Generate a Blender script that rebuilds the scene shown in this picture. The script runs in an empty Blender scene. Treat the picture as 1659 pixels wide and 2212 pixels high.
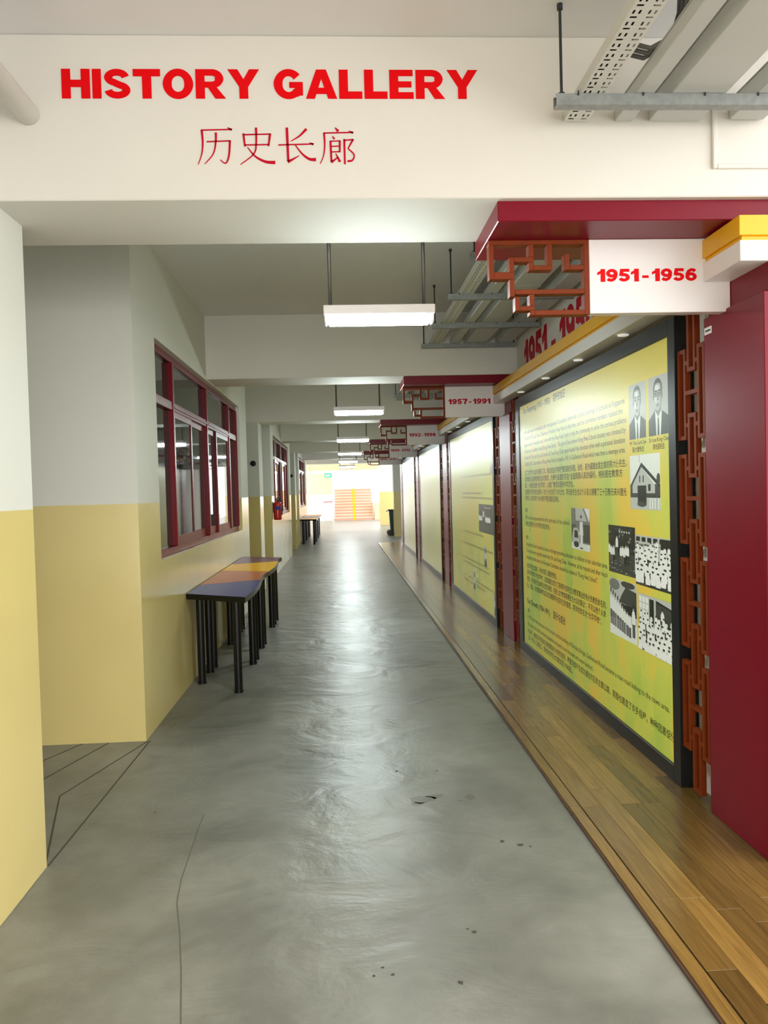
import bpy, bmesh, math, random
from mathutils import Vector, Matrix

# ---------------------------------------------------------------- camera, sky, exposure
scene = bpy.context.scene
col = scene.collection
IMG_W, IMG_H, FPX = 1659.0, 2212.0, 1661.0
CAM_H = 1.55

def camera_axes(vx, vy, roll):
    f = Vector(((vx - IMG_W / 2) / FPX, (vy - IMG_H / 2) / FPX, 1.0)).normalized()
    d = Vector((roll, 1.0, 0.0)); d.z = -(roll * f.x + f.y) / f.z; d.normalize()
    x = d.cross(f)
    # columns of world->camera (x right, y down, z forward)
    right = Vector((x.x, f.x, -d.x)); down = Vector((x.y, f.y, -d.y)); fwd = Vector((x.z, f.z, -d.z))
    return right, down, fwd
cr, cd, cf = camera_axes(738.0, 1063.0, 0.0265)
cam_data = bpy.data.cameras.new('camera')
cam_data.sensor_fit = 'VERTICAL'; cam_data.sensor_height = 36.0
cam_data.lens = FPX / IMG_H * 36.0
cam_data.clip_end = 300
cam = bpy.data.objects.new('camera', cam_data)
col.objects.link(cam)
cam.matrix_world = Matrix(((cr.x, -cd.x, -cf.x, 0), (cr.y, -cd.y, -cf.y, 0), (cr.z, -cd.z, -cf.z, CAM_H), (0, 0, 0, 1)))
scene.camera = cam

SKY = 4.7
world = bpy.data.worlds.new('overcast_sky'); scene.world = world
world.use_nodes = True
bgn = world.node_tree.nodes['Background']
bgn.inputs["Color"].default_value = (1.0, 0.985, 0.965, 1)
bgn.inputs['Strength'].default_value = SKY
TUBE = 195.0
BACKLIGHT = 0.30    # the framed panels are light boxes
vs = scene.view_settings
vs.view_transform = 'Standard'; vs.look = 'None'; vs.gamma = 1.0; vs.use_curve_mapping = False
vs.exposure = 0.0

rnd = random.Random(7)

# ---------------------------------------------------------------- text shapes (made first, scene still empty)
_tc = {}
def text_shape(s, bold=0.0, res=3):
    k = (s, bold, res)
    if k in _tc: return _tc[k]
    cu = bpy.data.curves.new('t', 'FONT'); cu.body = s; cu.size = 1.0; cu.offset = bold
    cu.resolution_u = res; cu.dimensions = '2D'; cu.fill_mode = 'BOTH'
    o = bpy.data.objects.new('t', cu); col.objects.link(o)
    dg = bpy.context.evaluated_depsgraph_get()
    me = bpy.data.meshes.new_from_object(o.evaluated_get(dg))
    v = [(p.co.x, p.co.y) for p in me.vertices]; f = [tuple(p.vertices) for p in me.polygons]
    bpy.data.objects.remove(o); bpy.data.curves.remove(cu); bpy.data.meshes.remove(me)
    if not v: v = [(0, 0), (.01, 0), (0, .01)]; f = [(0, 1, 2)]
    xs = [p[0] for p in v]; ys = [p[1] for p in v]
    _tc[k] = (v, f, (min(xs), max(xs), min(ys), max(ys)))
    return _tc[k]

# ---------------------------------------------------------------- materials
def newmat(name):
    m = bpy.data.materials.new(name); m.use_nodes = True
    nt = m.node_tree
    return m, nt, nt.nodes['Principled BSDF']

def srgb(r, g, b):
    def c(v):
        v /= 255.0
        return v / 12.92 if v <= 0.04045 else ((v + 0.055) / 1.055) ** 2.4
    return (c(r), c(g), c(b), 1.0)

def mat(name, rgb, rough=0.5, metal=0.0, var=0.06, scale=6.0, bump=0.0, bscale=40.0, coat=0.0, spec=0.5, emit=None):
    m, nt, b = newmat(name)
    N, L = nt.nodes, nt.links
    tc = N.new('ShaderNodeTexCoord'); no = N.new('ShaderNodeTexNoise')
    no.inputs['Scale'].default_value = scale; no.inputs['Detail'].default_value = 5
    L.new(tc.outputs['Object'], no.inputs['Vector'])
    mx = N.new('ShaderNodeMix'); mx.data_type = 'RGBA'; mx.blend_type = 'MIX'
    c = srgb(*rgb)
    mx.inputs[6].default_value = (c[0] * (1 - var), c[1] * (1 - var), c[2] * (1 - var), 1)
    mx.inputs[7].default_value = (min(1, c[0] * (1 + var)), min(1, c[1] * (1 + var)), min(1, c[2] * (1 + var)), 1)
    L.new(no.outputs['Fac'], mx.inputs[0]); L.new(mx.outputs[2], b.inputs['Base Color'])
    b.inputs['Roughness'].default_value = rough; b.inputs['Metallic'].default_value = metal
    b.inputs['Specular IOR Level'].default_value = spec
    if coat: b.inputs['Coat Weight'].default_value = coat; b.inputs['Coat Roughness'].default_value = 0.08
    if bump:
        n2 = N.new('ShaderNodeTexNoise'); n2.inputs['Scale'].default_value = bscale; n2.inputs['Detail'].default_value = 4
        L.new(tc.outputs['Object'], n2.inputs['Vector'])
        bp = N.new('ShaderNodeBump'); bp.inputs['Strength'].default_value = bump; bp.inputs['Distance'].default_value = 0.01
        L.new(n2.outputs['Fac'], bp.inputs['Height']); L.new(bp.outputs['Normal'], b.inputs['Normal'])
    if emit:
        b.inputs['Emission Color'].default_value = emit[0]; b.inputs['Emission Strength'].default_value = emit[1]
    return m

M = {}
M['white_paint'] = mat('white_paint', (222, 218, 210), 0.75, var=0.02, bump=0.03, bscale=90)
M['ceiling_paint'] = mat('ceiling_paint', (224, 223, 222), 0.85, var=0.02)
M['white_gloss'] = mat('white_gloss', (236, 232, 232), 0.35, var=0.01)
M['red_vinyl'] = mat('red_vinyl', (226, 0, 10), 0.5, var=0.03, spec=0.12)
M['dark_red_vinyl'] = mat('dark_red_vinyl', (190, 6, 40), 0.5, var=0.03, spec=0.12)
M['maroon'] = mat('maroon_laminate', (120, 1, 30), 0.36, var=0.05, bump=0.05, bscale=350, spec=0.28)
M['yellow_gloss'] = mat('yellow_laminate', (238, 178, 12), 0.4, var=0.03)
M['fret_wood'] = mat('stained_wood', (120, 47, 8), 0.5, var=0.22, scale=14, bump=0.05, spec=0.2)
M['black_frame'] = mat('black_frame', (21, 22, 25), 0.36, var=0.1, spec=0.35)
M['window_red'] = mat('maroon_aluminium', (112, 8, 24), 0.36, var=0.05, spec=0.3)
M['galv'] = mat('galvanised_steel', (146, 150, 148), 0.5, metal=0.35, var=0.35, scale=38)
M['dark_steel'] = mat('dark_steel', (64, 68, 72), 0.4, metal=0.6, var=0.1)
M['conduit'] = mat('conduit_steel', (130, 132, 134), 0.3, metal=0.8, var=0.05)
M['tray_white'] = mat('tray_paint', (205, 205, 198), 0.5, var=0.04)
M['trunk_grey'] = mat('trunking_paint', (186, 188, 184), 0.45, var=0.05)
M['cable'] = mat('cable_grey', (92, 92, 90), 0.5)
M['black'] = mat('black_plastic', (8, 8, 11), 0.3, var=0.1, spec=0.35)
M['print_black'] = mat('print_ink', (26, 26, 22), 0.6, var=0.05)
M['green_plastic'] = mat('dark_green_plastic', (16, 44, 36), 0.4)
M['ext_red'] = mat('extinguisher_red', (176, 12, 28), 0.25, coat=0.4)
M['lens'] = mat('lamp_diffuser', (250, 250, 250), 0.4, emit=((0.87, 1.0, 0.99, 1), TUBE))
M['lens_warm'] = mat('lamp_diffuser_warm', (250, 250, 250), 0.4, emit=((1.0, 0.86, 0.72, 1), TUBE))
M['downlens'] = mat('downlight_lens', (235, 232, 222), 0.3, emit=((1.0, 0.96, 0.88, 1), 0.45))
M['exit_green'] = mat('exit_green', (20, 150, 118), 0.4, emit=((0.05, 0.55, 0.4, 1), 0.6))
M['edge_brown'] = mat('edge_brown', (74, 48, 34), 0.5, var=0.2)
M['stain'] = mat('floor_stain', (92, 90, 78), 0.4, var=0.15, scale=30)
M['groove'] = mat('floor_groove', (66, 62, 50), 0.8)
M['cream'] = mat('cream_render', (228, 204, 164), 0.7, var=0.02)
M['pale'] = mat('pale_white', (240, 236, 226), 0.7, var=0.02)  # rails, and the end wall's lower half with overexposure put into the colour
M['step_pink'] = mat('step_tile', (200, 158, 138), 0.6, var=0.05)
M['step_white'] = mat('step_nosing', (228, 214, 190), 0.6)
M['line_yellow'] = mat('line_yellow', (240, 180, 0), 0.6)
M['outdoor'] = mat('outdoor_paving', (190, 190, 184), 0.6)
for i, g in enumerate((232, 190, 120, 62, 22)):
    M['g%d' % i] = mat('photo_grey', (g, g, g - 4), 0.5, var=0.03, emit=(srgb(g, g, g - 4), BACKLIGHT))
for n, c in (('blue', (58, 62, 134)), ('orange', (190, 104, 50)), ('yellow', (232, 172, 0)), ('purple', (116, 70, 90))):
    M['lam_' + n] = mat('laminate_' + n, c, 0.32, var=0.04, spec=0.1)

def wall_paint():
    m, nt, b = newmat('two_tone_wall_paint'); N, L = nt.nodes, nt.links
    geo = N.new('ShaderNodeNewGeometry'); sep = N.new('ShaderNodeSeparateXYZ'); L.new(geo.outputs['Position'], sep.inputs[0])
    st = N.new('ShaderNodeMath'); st.operation = 'GREATER_THAN'; st.inputs[1].default_value = 1.512
    L.new(sep.outputs['Z'], st.inputs[0])
    no = N.new('ShaderNodeTexNoise'); no.inputs['Scale'].default_value = 3; no.inputs['Detail'].default_value = 6
    L.new(geo.outputs['Position'], no.inputs['Vector'])
    cr = N.new('ShaderNodeValToRGB')
    cr.color_ramp.elements[0].color = srgb(200, 182, 118); cr.color_ramp.elements[1].color = srgb(210, 192, 128)
    L.new(no.outputs['Fac'], cr.inputs[0])
    mx = N.new('ShaderNodeMix'); mx.data_type = 'RGBA'
    L.new(st.outputs[0], mx.inputs[0]); L.new(cr.outputs[0], mx.inputs[6]); mx.inputs[7].default_value = srgb(206, 206, 196)
    L.new(mx.outputs[2], b.inputs['Base Color'])
    mr = N.new('ShaderNodeMath'); mr.operation = 'MULTIPLY_ADD'; mr.inputs[1].default_value = 0.54; mr.inputs[2].default_value = 0.16
    L.new(st.outputs[0], mr.inputs[0]); L.new(mr.outputs[0], b.inputs['Roughness'])
    mp = N.new('ShaderNodeMapping'); mp.inputs['Scale'].default_value = (1, 1, 0.25); L.new(geo.outputs['Position'], mp.inputs[0])
    n2 = N.new('ShaderNodeTexNoise'); n2.inputs['Scale'].default_value = 26; n2.inputs['Detail'].default_value = 3
    L.new(mp.outputs[0], n2.inputs['Vector'])
    bp = N.new('ShaderNodeBump'); bp.inputs['Strength'].default_value = 0.06; bp.inputs['Distance'].default_value = 0.01
    L.new(n2.outputs['Fac'], bp.inputs['Height']); L.new(bp.outputs[0], b.inputs['Normal'])
    return m
M['wall'] = wall_paint()

def concrete():
    m, nt, b = newmat('polished_concrete'); N, L = nt.nodes, nt.links
    geo = N.new('ShaderNodeNewGeometry')
    def noise(s, d, sc=(1, 1, 1), dist=0.0):
        mp = N.new('ShaderNodeMapping'); mp.inputs['Scale'].default_value = sc; L.new(geo.outputs['Position'], mp.inputs[0])
        n = N.new('ShaderNodeTexNoise'); n.inputs['Scale'].default_value = s; n.inputs['Detail'].default_value = d
        n.inputs['Distortion'].default_value = dist
        L.new(mp.outputs[0], n.inputs['Vector']); return n
    n1 = noise(1.3, 8, dist=0.6); n2 = noise(9, 6); n3 = noise(45, 3)
    cr = N.new('ShaderNodeValToRGB'); e = cr.color_ramp.elements
    e[0].position = 0.3; e[0].color = srgb(106, 107, 95); e[1].position = 0.72; e[1].color = srgb(146, 145, 132)
    L.new(n1.outputs['Fac'], cr.inputs[0])
    mx = N.new('ShaderNodeMix'); mx.data_type = 'RGBA'; mx.blend_type = 'MULTIPLY'; mx.inputs[0].default_value = 0.32
    L.new(cr.outputs[0], mx.inputs[6]); L.new(n2.outputs['Fac'], mx.inputs[7])
    hs = N.new('ShaderNodeHueSaturation'); hs.inputs['Saturation'].default_value = 0.75; L.new(mx.outputs[2], hs.inputs['Color'])
    # small worn dark flecks
    vo = N.new('ShaderNodeTexVoronoi'); vo.inputs['Scale'].default_value = 5.0; L.new(geo.outputs['Position'], vo.inputs['Vector'])
    th = N.new('ShaderNodeMath'); th.operation = 'LESS_THAN'; th.inputs[1].default_value = 0.009; L.new(vo.outputs['Distance'], th.inputs[0])
    m3 = N.new('ShaderNodeMix'); m3.data_type = 'RGBA'; L.new(th.outputs[0], m3.inputs[0])
    L.new(hs.outputs[0], m3.inputs[6]); m3.inputs[7].default_value = srgb(104, 98, 84)
    L.new(m3.outputs[2], b.inputs['Base Color'])
    rr = N.new('ShaderNodeMapRange'); rr.inputs["To Min"].default_value = 0.28; rr.inputs["To Max"].default_value = 0.46
    L.new(n1.outputs['Fac'], rr.inputs['Value']); L.new(rr.outputs[0], b.inputs['Roughness'])
    b.inputs['Specular IOR Level'].default_value = 0.42
    wv = noise(2.6, 5, (0.9, 1.3, 1), 0.8)
    ad = N.new('ShaderNodeMath'); ad.operation = 'MULTIPLY_ADD'; ad.inputs[1].default_value = 0.05
    L.new(n3.outputs['Fac'], ad.inputs[0]); L.new(wv.outputs['Fac'], ad.inputs[2])
    bp = N.new('ShaderNodeBump'); bp.inputs['Strength'].default_value = 0.75; bp.inputs['Distance'].default_value = 0.02
    L.new(ad.outputs[0], bp.inputs['Height']); L.new(bp.outputs[0], b.inputs['Normal'])
    return m
M['concrete'] = concrete()

def plank_mat():
    m, nt, b = newmat('oak_plank'); N, L = nt.nodes, nt.links
    geo = N.new('ShaderNodeNewGeometry'); oi = N.new('ShaderNodeObjectInfo')
    mp = N.new('ShaderNodeMapping'); mp.inputs['Scale'].default_value = (34, 2.2, 1); L.new(geo.outputs['Position'], mp.inputs[0])
    mu = N.new('ShaderNodeMath'); mu.operation = 'MULTIPLY'; mu.inputs[1].default_value = 40; L.new(oi.outputs['Random'], mu.inputs[0])
    cb = N.new('ShaderNodeCombineXYZ'); L.new(mu.outputs[0], cb.inputs[0]); L.new(mu.outputs[0], cb.inputs[1]); L.new(cb.outputs[0], mp.inputs['Location'])
    n1 = N.new('ShaderNodeTexNoise'); n1.inputs['Scale'].default_value = 1.0; n1.inputs['Detail'].default_value = 7; n1.inputs['Distortion'].default_value = 1.6
    L.new(mp.outputs[0], n1.inputs['Vector'])
    cr = N.new('ShaderNodeValToRGB'); e = cr.color_ramp.elements
    e[0].position = 0.2; e[0].color = srgb(94, 70, 32); e[1].position = 0.8; e[1].color = srgb(134, 104, 52)
    L.new(n1.outputs['Fac'], cr.inputs[0])
    va = N.new('ShaderNodeMapRange'); va.inputs['To Min'].default_value = 0.6; va.inputs['To Max'].default_value = 1.5; L.new(oi.outputs['Random'], va.inputs['Value'])
    hs = N.new('ShaderNodeHueSaturation'); L.new(va.outputs[0], hs.inputs['Value']); L.new(cr.outputs[0], hs.inputs['Color'])
    L.new(hs.outputs[0], b.inputs['Base Color'])
    b.inputs['Roughness'].default_value = 0.24
    return m
M['plank'] = plank_mat()

def poster_mat(name, seed, c0, c1, c2):
    m, nt, b = newmat(name); N, L = nt.nodes, nt.links
    geo = N.new('ShaderNodeNewGeometry')
    mp = N.new('ShaderNodeMapping'); mp.inputs['Location'].default_value = (0, seed, 0); mp.inputs['Scale'].default_value = (1, 2.2, 0.9); L.new(geo.outputs['Position'], mp.inputs[0])
    n1 = N.new('ShaderNodeTexNoise'); n1.inputs['Scale'].default_value = 1.1; n1.inputs['Detail'].default_value = 3; L.new(mp.outputs[0], n1.inputs['Vector'])
    vo = N.new('ShaderNodeTexVoronoi'); vo.inputs['Scale'].default_value = 2.0; vo.distance = 'CHEBYCHEV'; L.new(mp.outputs[0], vo.inputs['Vector'])
    sp = N.new('ShaderNodeSeparateColor'); L.new(vo.outputs['Color'], sp.inputs[0])
    ad = N.new('ShaderNodeMath'); ad.operation = 'MULTIPLY_ADD'; ad.inputs[1].default_value = 0.22; L.new(sp.outputs[0], ad.inputs[0]); L.new(n1.outputs['Fac'], ad.inputs[2])
    sz = N.new('ShaderNodeSeparateXYZ'); L.new(geo.outputs['Position'], sz.inputs[0])
    # the print runs from plain yellow at its top edge to mottled green and amber below
    mr = N.new('ShaderNodeMapRange'); mr.inputs['From Min'].default_value = 1.75; mr.inputs['From Max'].default_value = 2.25; L.new(sz.outputs['Z'], mr.inputs['Value'])
    cr = N.new('ShaderNodeValToRGB'); e = cr.color_ramp.elements
    e[0].position = 0.40; e[0].color = srgb(*c0); e[1].position = 0.78; e[1].color = srgb(*c1)
    x = e.new(0.58); x.color = srgb(*c2)
    L.new(ad.outputs[0], cr.inputs[0])
    mx = N.new('ShaderNodeMix'); mx.data_type = 'RGBA'; L.new(mr.outputs[0], mx.inputs[0]); L.new(cr.outputs[0], mx.inputs[6]); mx.inputs[7].default_value = srgb(226, 206, 84)
    L.new(mx.outputs[2], b.inputs['Base Color']); b.inputs['Roughness'].default_value = 0.5
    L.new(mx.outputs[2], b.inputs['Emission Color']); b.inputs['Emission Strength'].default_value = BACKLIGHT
    return m
M['poster0'] = poster_mat('poster_print', 0.0, (178, 200, 82), (234, 198, 74), (208, 208, 86))
M['poster1'] = poster_mat('poster_print', 5.3, (178, 200, 92), (232, 200, 84), (220, 214, 110))
M['poster2'] = poster_mat('poster_print', 9.1, (196, 208, 150), (230, 210, 110), (222, 216, 140))  # paler colours: whitening by reflections is put into the print
M['poster3'] = poster_mat('poster_print', 13.7, (206, 212, 150), (236, 212, 110), (228, 218, 130))  # reflection haze put into these pale colours too

def clear_glass(name, rough):
    m = bpy.data.materials.new(name); m.use_nodes = True; nt = m.node_tree; N, L = nt.nodes, nt.links
    N.remove(N['Principled BSDF']); out = N['Material Output']
    tr = N.new('ShaderNodeBsdfTransparent'); gl = N.new('ShaderNodeBsdfGlossy')
    tr.inputs['Color'].default_value = (0.97, 0.985, 0.97, 1)
    gl.inputs['Roughness'].default_value = rough
    fr = N.new('ShaderNodeFresnel'); fr.inputs['IOR'].default_value = 1.36
    geo = N.new('ShaderNodeNewGeometry'); inv = N.new('ShaderNodeMath'); inv.operation = 'SUBTRACT'; inv.inputs[0].default_value = 1.0
    L.new(geo.outputs['Backfacing'], inv.inputs[1])
    mu = N.new('ShaderNodeMath'); mu.operation = 'MULTIPLY'; L.new(fr.outputs[0], mu.inputs[0]); L.new(inv.outputs[0], mu.inputs[1])
    mx = N.new('ShaderNodeMixShader'); L.new(mu.outputs[0], mx.inputs[0]); L.new(tr.outputs[0], mx.inputs[1]); L.new(gl.outputs[0], mx.inputs[2])
    L.new(mx.outputs[0], out.inputs['Surface'])
    return m
M['board_glass'] = clear_glass('board_glass', 0.34)
M['pane'] = mat('window_glass', (24, 34, 32), 0.03, var=0.05, spec=0.5)

# ---------------------------------------------------------------- mesh builder
OFF = {}
class MB:
    def __init__(self): self.v = []; self.f = []
    def add(self, v, f):
        n = len(self.v); self.v += [tuple(p) for p in v]; self.f += [tuple(i + n for i in q) for q in f]; return self
    def box(self, x0, x1, y0, y1, z0, z1, c=0.0):
        if x1 < x0: x0, x1 = x1, x0
        if y1 < y0: y0, y1 = y1, y0
        if z1 < z0: z0, z1 = z1, z0
        c = min(c, (x1 - x0) * .45, (y1 - y0) * .45, (z1 - z0) * .45)
        if c <= 0:
            v = [(x, y, z) for x in (x0, x1) for y in (y0, y1) for z in (z0, z1)]
            return self.add(v, [(0, 1, 3, 2), (4, 6, 7, 5), (0, 4, 5, 1), (2, 3, 7, 6), (0, 2, 6, 4), (1, 5, 7, 3)])
        bm = bmesh.new()
        bmesh.ops.create_cube(bm, size=1.0)
        for p in bm.verts:
            p.co = ((x0 + x1) / 2 + p.co.x * (x1 - x0), (y0 + y1) / 2 + p.co.y * (y1 - y0), (z0 + z1) / 2 + p.co.z * (z1 - z0))
        bmesh.ops.bevel(bm, geom=list(bm.edges), offset=c, segments=1, affect='EDGES', profile=0.5)
        bm.verts.index_update()
        self.add([tuple(p.co) for p in bm.verts], [tuple(q.index for q in fc.verts) for fc in bm.faces]); bm.free()
        return self
    def prism(self, pts, z0, z1):          # pts: xy polygon (ccw)
        n = len(pts)
        v = [(p[0], p[1], z0) for p in pts] + [(p[0], p[1], z1) for p in pts]
        f = [tuple(range(n - 1, -1, -1)), tuple(range(n, 2 * n))] + [(i, (i + 1) % n, n + (i + 1) % n, n + i) for i in range(n)]
        return self.add(v, f)
    def tube(self, pts, r, seg=10, caps=True):   # round bar along points, r number or list
        pts = [Vector(p) for p in pts]; n = len(pts); rs = r if isinstance(r, (list, tuple)) else [r] * n
        V = []; F = []
        for i, p in enumerate(pts):
            t = (pts[min(i + 1, n - 1)] - pts[max(i - 1, 0)]).normalized()
            a = t.cross(Vector((0, 0, 1)) if abs(t.z) < 0.9 else Vector((1, 0, 0))).normalized(); b = t.cross(a)
            for k in range(seg):
                an = 2 * math.pi * k / seg; V.append(p + (a * math.cos(an) + b * math.sin(an)) * rs[i])
        for i in range(n - 1):
            for k in range(seg): F.append((i * seg + k, i * seg + (k + 1) % seg, (i + 1) * seg + (k + 1) % seg, (i + 1) * seg + k))
        if caps: F.append(tuple(range(seg - 1, -1, -1))); F.append(tuple(range((n - 1) * seg, n * seg)))
        return self.add(V, F)
    def lathe(self, cx, cy, prof, seg=20):  # prof: (r,z) list bottom to top
        V = []; F = []; n = len(prof)
        for r, z in prof:
            for k in range(seg): an = 2 * math.pi * k / seg; V.append((cx + r * math.cos(an), cy + r * math.sin(an), z))
        for i in range(n - 1):
            for k in range(seg): F.append((i * seg + k, i * seg + (k + 1) % seg, (i + 1) * seg + (k + 1) % seg, (i + 1) * seg + k))
        F.append(tuple(range(seg - 1, -1, -1))); F.append(tuple(range((n - 1) * seg, n * seg)))
        return self.add(V, F)
    def flat(self, shape, fn, thick=None):   # 2D shape mapped by fn(u,v,depth); extruded when thick
        v, f = shape[0], shape[1]
        if not thick: return self.add([fn(a, b, 0) for a, b in v], f)
        n = len(v); V = [fn(a, b, thick) for a, b in v] + [fn(a, b, 0) for a, b in v]
        F = [tuple(q) for q in f] + [tuple(i + n for i in reversed(q)) for q in f]
        cnt = {}
        for q in f:
            for i in range(len(q)):
                e = (q[i], q[(i + 1) % len(q)]); cnt[e] = 1
        for (a, b) in cnt:
            if (b, a) not in cnt: F.append((b, a, a + n, b + n))
        return self.add(V, F)
    def build(self, name, material, parent=None, origin=None, smooth=False):
        me = bpy.data.meshes.new(name)
        if parent is not None: o0 = OFF[parent.name]
        elif origin is not None: o0 = Vector(origin)
        else:
            xs = [p[0] for p in self.v]; ys = [p[1] for p in self.v]; zs = [p[2] for p in self.v]
            o0 = Vector(((min(xs) + max(xs)) / 2, (min(ys) + max(ys)) / 2, min(zs)))
        me.from_pydata([(p[0] - o0.x, p[1] - o0.y, p[2] - o0.z) for p in self.v], [], self.f)
        me.validate(); me.update()
        bm = bmesh.new(); bm.from_mesh(me); bmesh.ops.recalc_face_normals(bm, faces=bm.faces); bm.to_mesh(me); bm.free()
        if smooth:
            for p in me.polygons: p.use_smooth = True
        me.materials.append(M[material] if isinstance(material, str) else material)
        o = bpy.data.objects.new(name, me); col.objects.link(o)
        if parent is not None: o.parent = parent
        else: o.location = o0
        OFF[o.name] = o0
        return o

def tag(o, label, cat, group=None):
    o['label'] = label; o['category'] = cat
    if group: o['group'] = group
    return o
def thing(name, loc, label, cat, group=None):
    o = bpy.data.objects.new(name, None); o.empty_display_size = 0.1; col.objects.link(o); o.location = loc
    OFF[o.name] = Vector(loc); return tag(o, label, cat, group)
def struct(o): o['kind'] = 'structure'; return o
def B(*a, **k): return MB().box(*a, **k)

# ---------------------------------------------------------------- layout numbers
BAY = 4.6
XL = -1.285          # face of the left wall
XW = 1.77            # face of the right wall behind the boards
ZS, ZC = 2.68, 3.30  # beam soffit, ceiling
BEAMS = [3.0 + BAY * n for n in range(-1, 7)]

# ---------------------------------------------------------------- structure
fl = struct(B(-3.3, 6.0, -9.0, 60.0, -0.12, 0.0).build('floor', 'concrete'))
def strip(p, q, w):
    d = Vector((q[0] - p[0], q[1] - p[1])); d.normalize(); n = Vector((-d.y, d.x)) * w / 2
    return [(p[0] + n.x, p[1] + n.y), (p[0] - n.x, p[1] - n.y), (q[0] - n.x, q[1] - n.y), (q[0] + n.x, q[1] + n.y)]
for p, q in (((-1.824, 4.627), (-1.683, 4.925)), ((-1.703, 4.311), (-1.518, 4.92)), ((-1.516, 4.068), (-1.275, 4.92)),
             ((-1.516, 4.068), (-1.30, 3.30)), ((-1.285, 3.29), (-1.262, 4.93))):
    MB().prism(strip(p, q, 0.008), -0.002, 0.0012).build('groove', 'groove', fl)
def blob(cx, cy, rx, ry, seed, n=14):
    r = random.Random(seed); out = []
    for k in range(n):
        a = 2 * math.pi * k / n; s = 0.6 + 0.6 * r.random(); out.append((cx + rx * s * math.cos(a), cy + ry * s * math.sin(a)))
    return out
for i, (x, y, rx, ry) in enumerate(((0.36, 3.80, .07, .05), (0.43, 3.83, .05, .03), (0.33, 3.75, .035, .02), (0.60, 3.80, .03, .035), (0.55, 3.76, .02, .012),
        (0.66, 3.30, .011, .012), (0.73, 3.26, .015, .014), (0.77, 3.24, .008, .008), (0.42, 2.63, .010, .011), (0.40, 2.65, .006, .006), (0.33, 2.36, .010, .010),
        (0.26, 4.2, .010, .012), (0.48, 4.18, .009, .008), (0.12, 2.42, .008, .007), (0.09, 2.46, .007, .005), (0.06, 2.42, .005, .007), (-0.96, 3.80, .012, .005))):
    MB().prism(blob(x, y, rx, ry, i), 0.0, 0.0006).build('floor_stain', 'groove' if rx < .02 else 'stain', fl)

cr_pts = [(-.713, 3.742), (-.71, 3.55), (-.703, 3.399), (-.697, 3.25), (-.692, 3.114), (-.672, 2.935), (-.622, 2.744), (-.566, 2.5), (-.516, 2.25), (-.48, 2.0)]
for p, q in zip(cr_pts, cr_pts[1:]): MB().prism(strip(p, q, .005), -.002, .0004).build('crack', 'stain', fl)

# timber strip floor: narrow boards, each its own piece
tf = struct(B(1.045, XW, -1.2, 22.9, 0.0, 0.004).build('floor_timber', 'black_frame'))
edges = [1.1055, 1.205, 1.304, 1.402, 1.500, 1.598, XW]
pm = {}
for ci in range(6):
    y = -1.2 - rnd.random() * 0.5
    forced = {0: [2.323, 2.745], 1: [2.745], 3: [3.60], 2: [3.60]}.get(ci, [])
    while y < 22.9:
        ln = rnd.choice((0.62, 0.84, 0.84, 1.05, 1.26))
        y1 = min(y + ln, 22.9)
        for g in forced:
            if y < g - .05 and y1 > g - .3: y1 = g; break
        y0 = max(y, -1.2)
        if y1 - y0 > 0.03: B(edges[ci] + .0005, edges[ci + 1] - .0005, y0 + .0008, y1 - .0008, 0.004, 0.0125, c=.0008).build('plank', 'plank', tf)
        y = y1
y = -1.2
while y < 22.9:
    B(1.048, 1.1005, y + .001, min(y + 2.4, 22.9) - .001, 0.004, 0.0125, c=.002).build('edge_plank', 'plank', tf); y += 2.4
B(1.036, 1.0465, -1.2, 22.9, 0.0, 0.011, c=.002).build('edge_trim', 'edge_brown', tf)

struct(B(-3.4, 2.5, -2.4, 40.4, ZC, ZC + .13).build('ceiling', 'ceiling_paint'))
for b in BEAMS:
    struct(B(-3.2, XW + .45 if b < 22 else 2.4, b, b + .53, ZS, ZC, c=.004).build('trim_beam', 'white_paint'))
struct(B(-2.6, 2.8, 40.4, 49.0, 4.6, 4.8).build('ceiling', 'ceiling_paint'))  # unseen roof slab, added to keep sky light off the stairs
struct(B(2.6, 2.8, 21.9, 31.1, 0, ZC).build('wall_right', 'white_paint'))  # added wall, closes the opening so less sky light reaches the far column
struct(B(-2.4, 2.6, 40.0, 40.4, ZS, 4.6).build('trim_header', 'cream'))

# left side: near wall, window walls with openings, columns in the recesses
WIN = [(4.93, 10.67, 5.51, 9.97), (14.23, 19.60, 14.80, 19.0), (23.2, 28.6, 23.75, 27.7)]
ZW0, ZW1 = 1.10, 2.672
struct(B(XL - .25, XL, -2.4, 3.28, 0, ZC, c=.003).build('wall_left', 'wall'))
struct(B(-3.4, -3.2, -2.4, 30.0, 0, ZC).build('wall_left', 'wall'))
for i, (a, b, w0, w1) in enumerate(WIN):
    m = MB(); x0 = XL - .22
    m.box(x0, XL, a, b, 0, ZW0); m.box(x0, XL, a, b, ZW1, ZC)
    m.box(x0, XL, a, w0, ZW0, ZW1); m.box(x0, XL, w1, b, ZW0, ZW1)
    m.box(-3.2, x0, a, a + .2, 0, ZC); m.box(-3.2, x0, b - .2, b, 0, ZC)
    struct(m.build('wall_left', 'wall'))
for y in (BEAMS[3], BEAMS[5]):
    struct(B(-1.95, XL, y, y + .53, 0, ZS, c=.004).build('wall_left', 'wall'))

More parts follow.
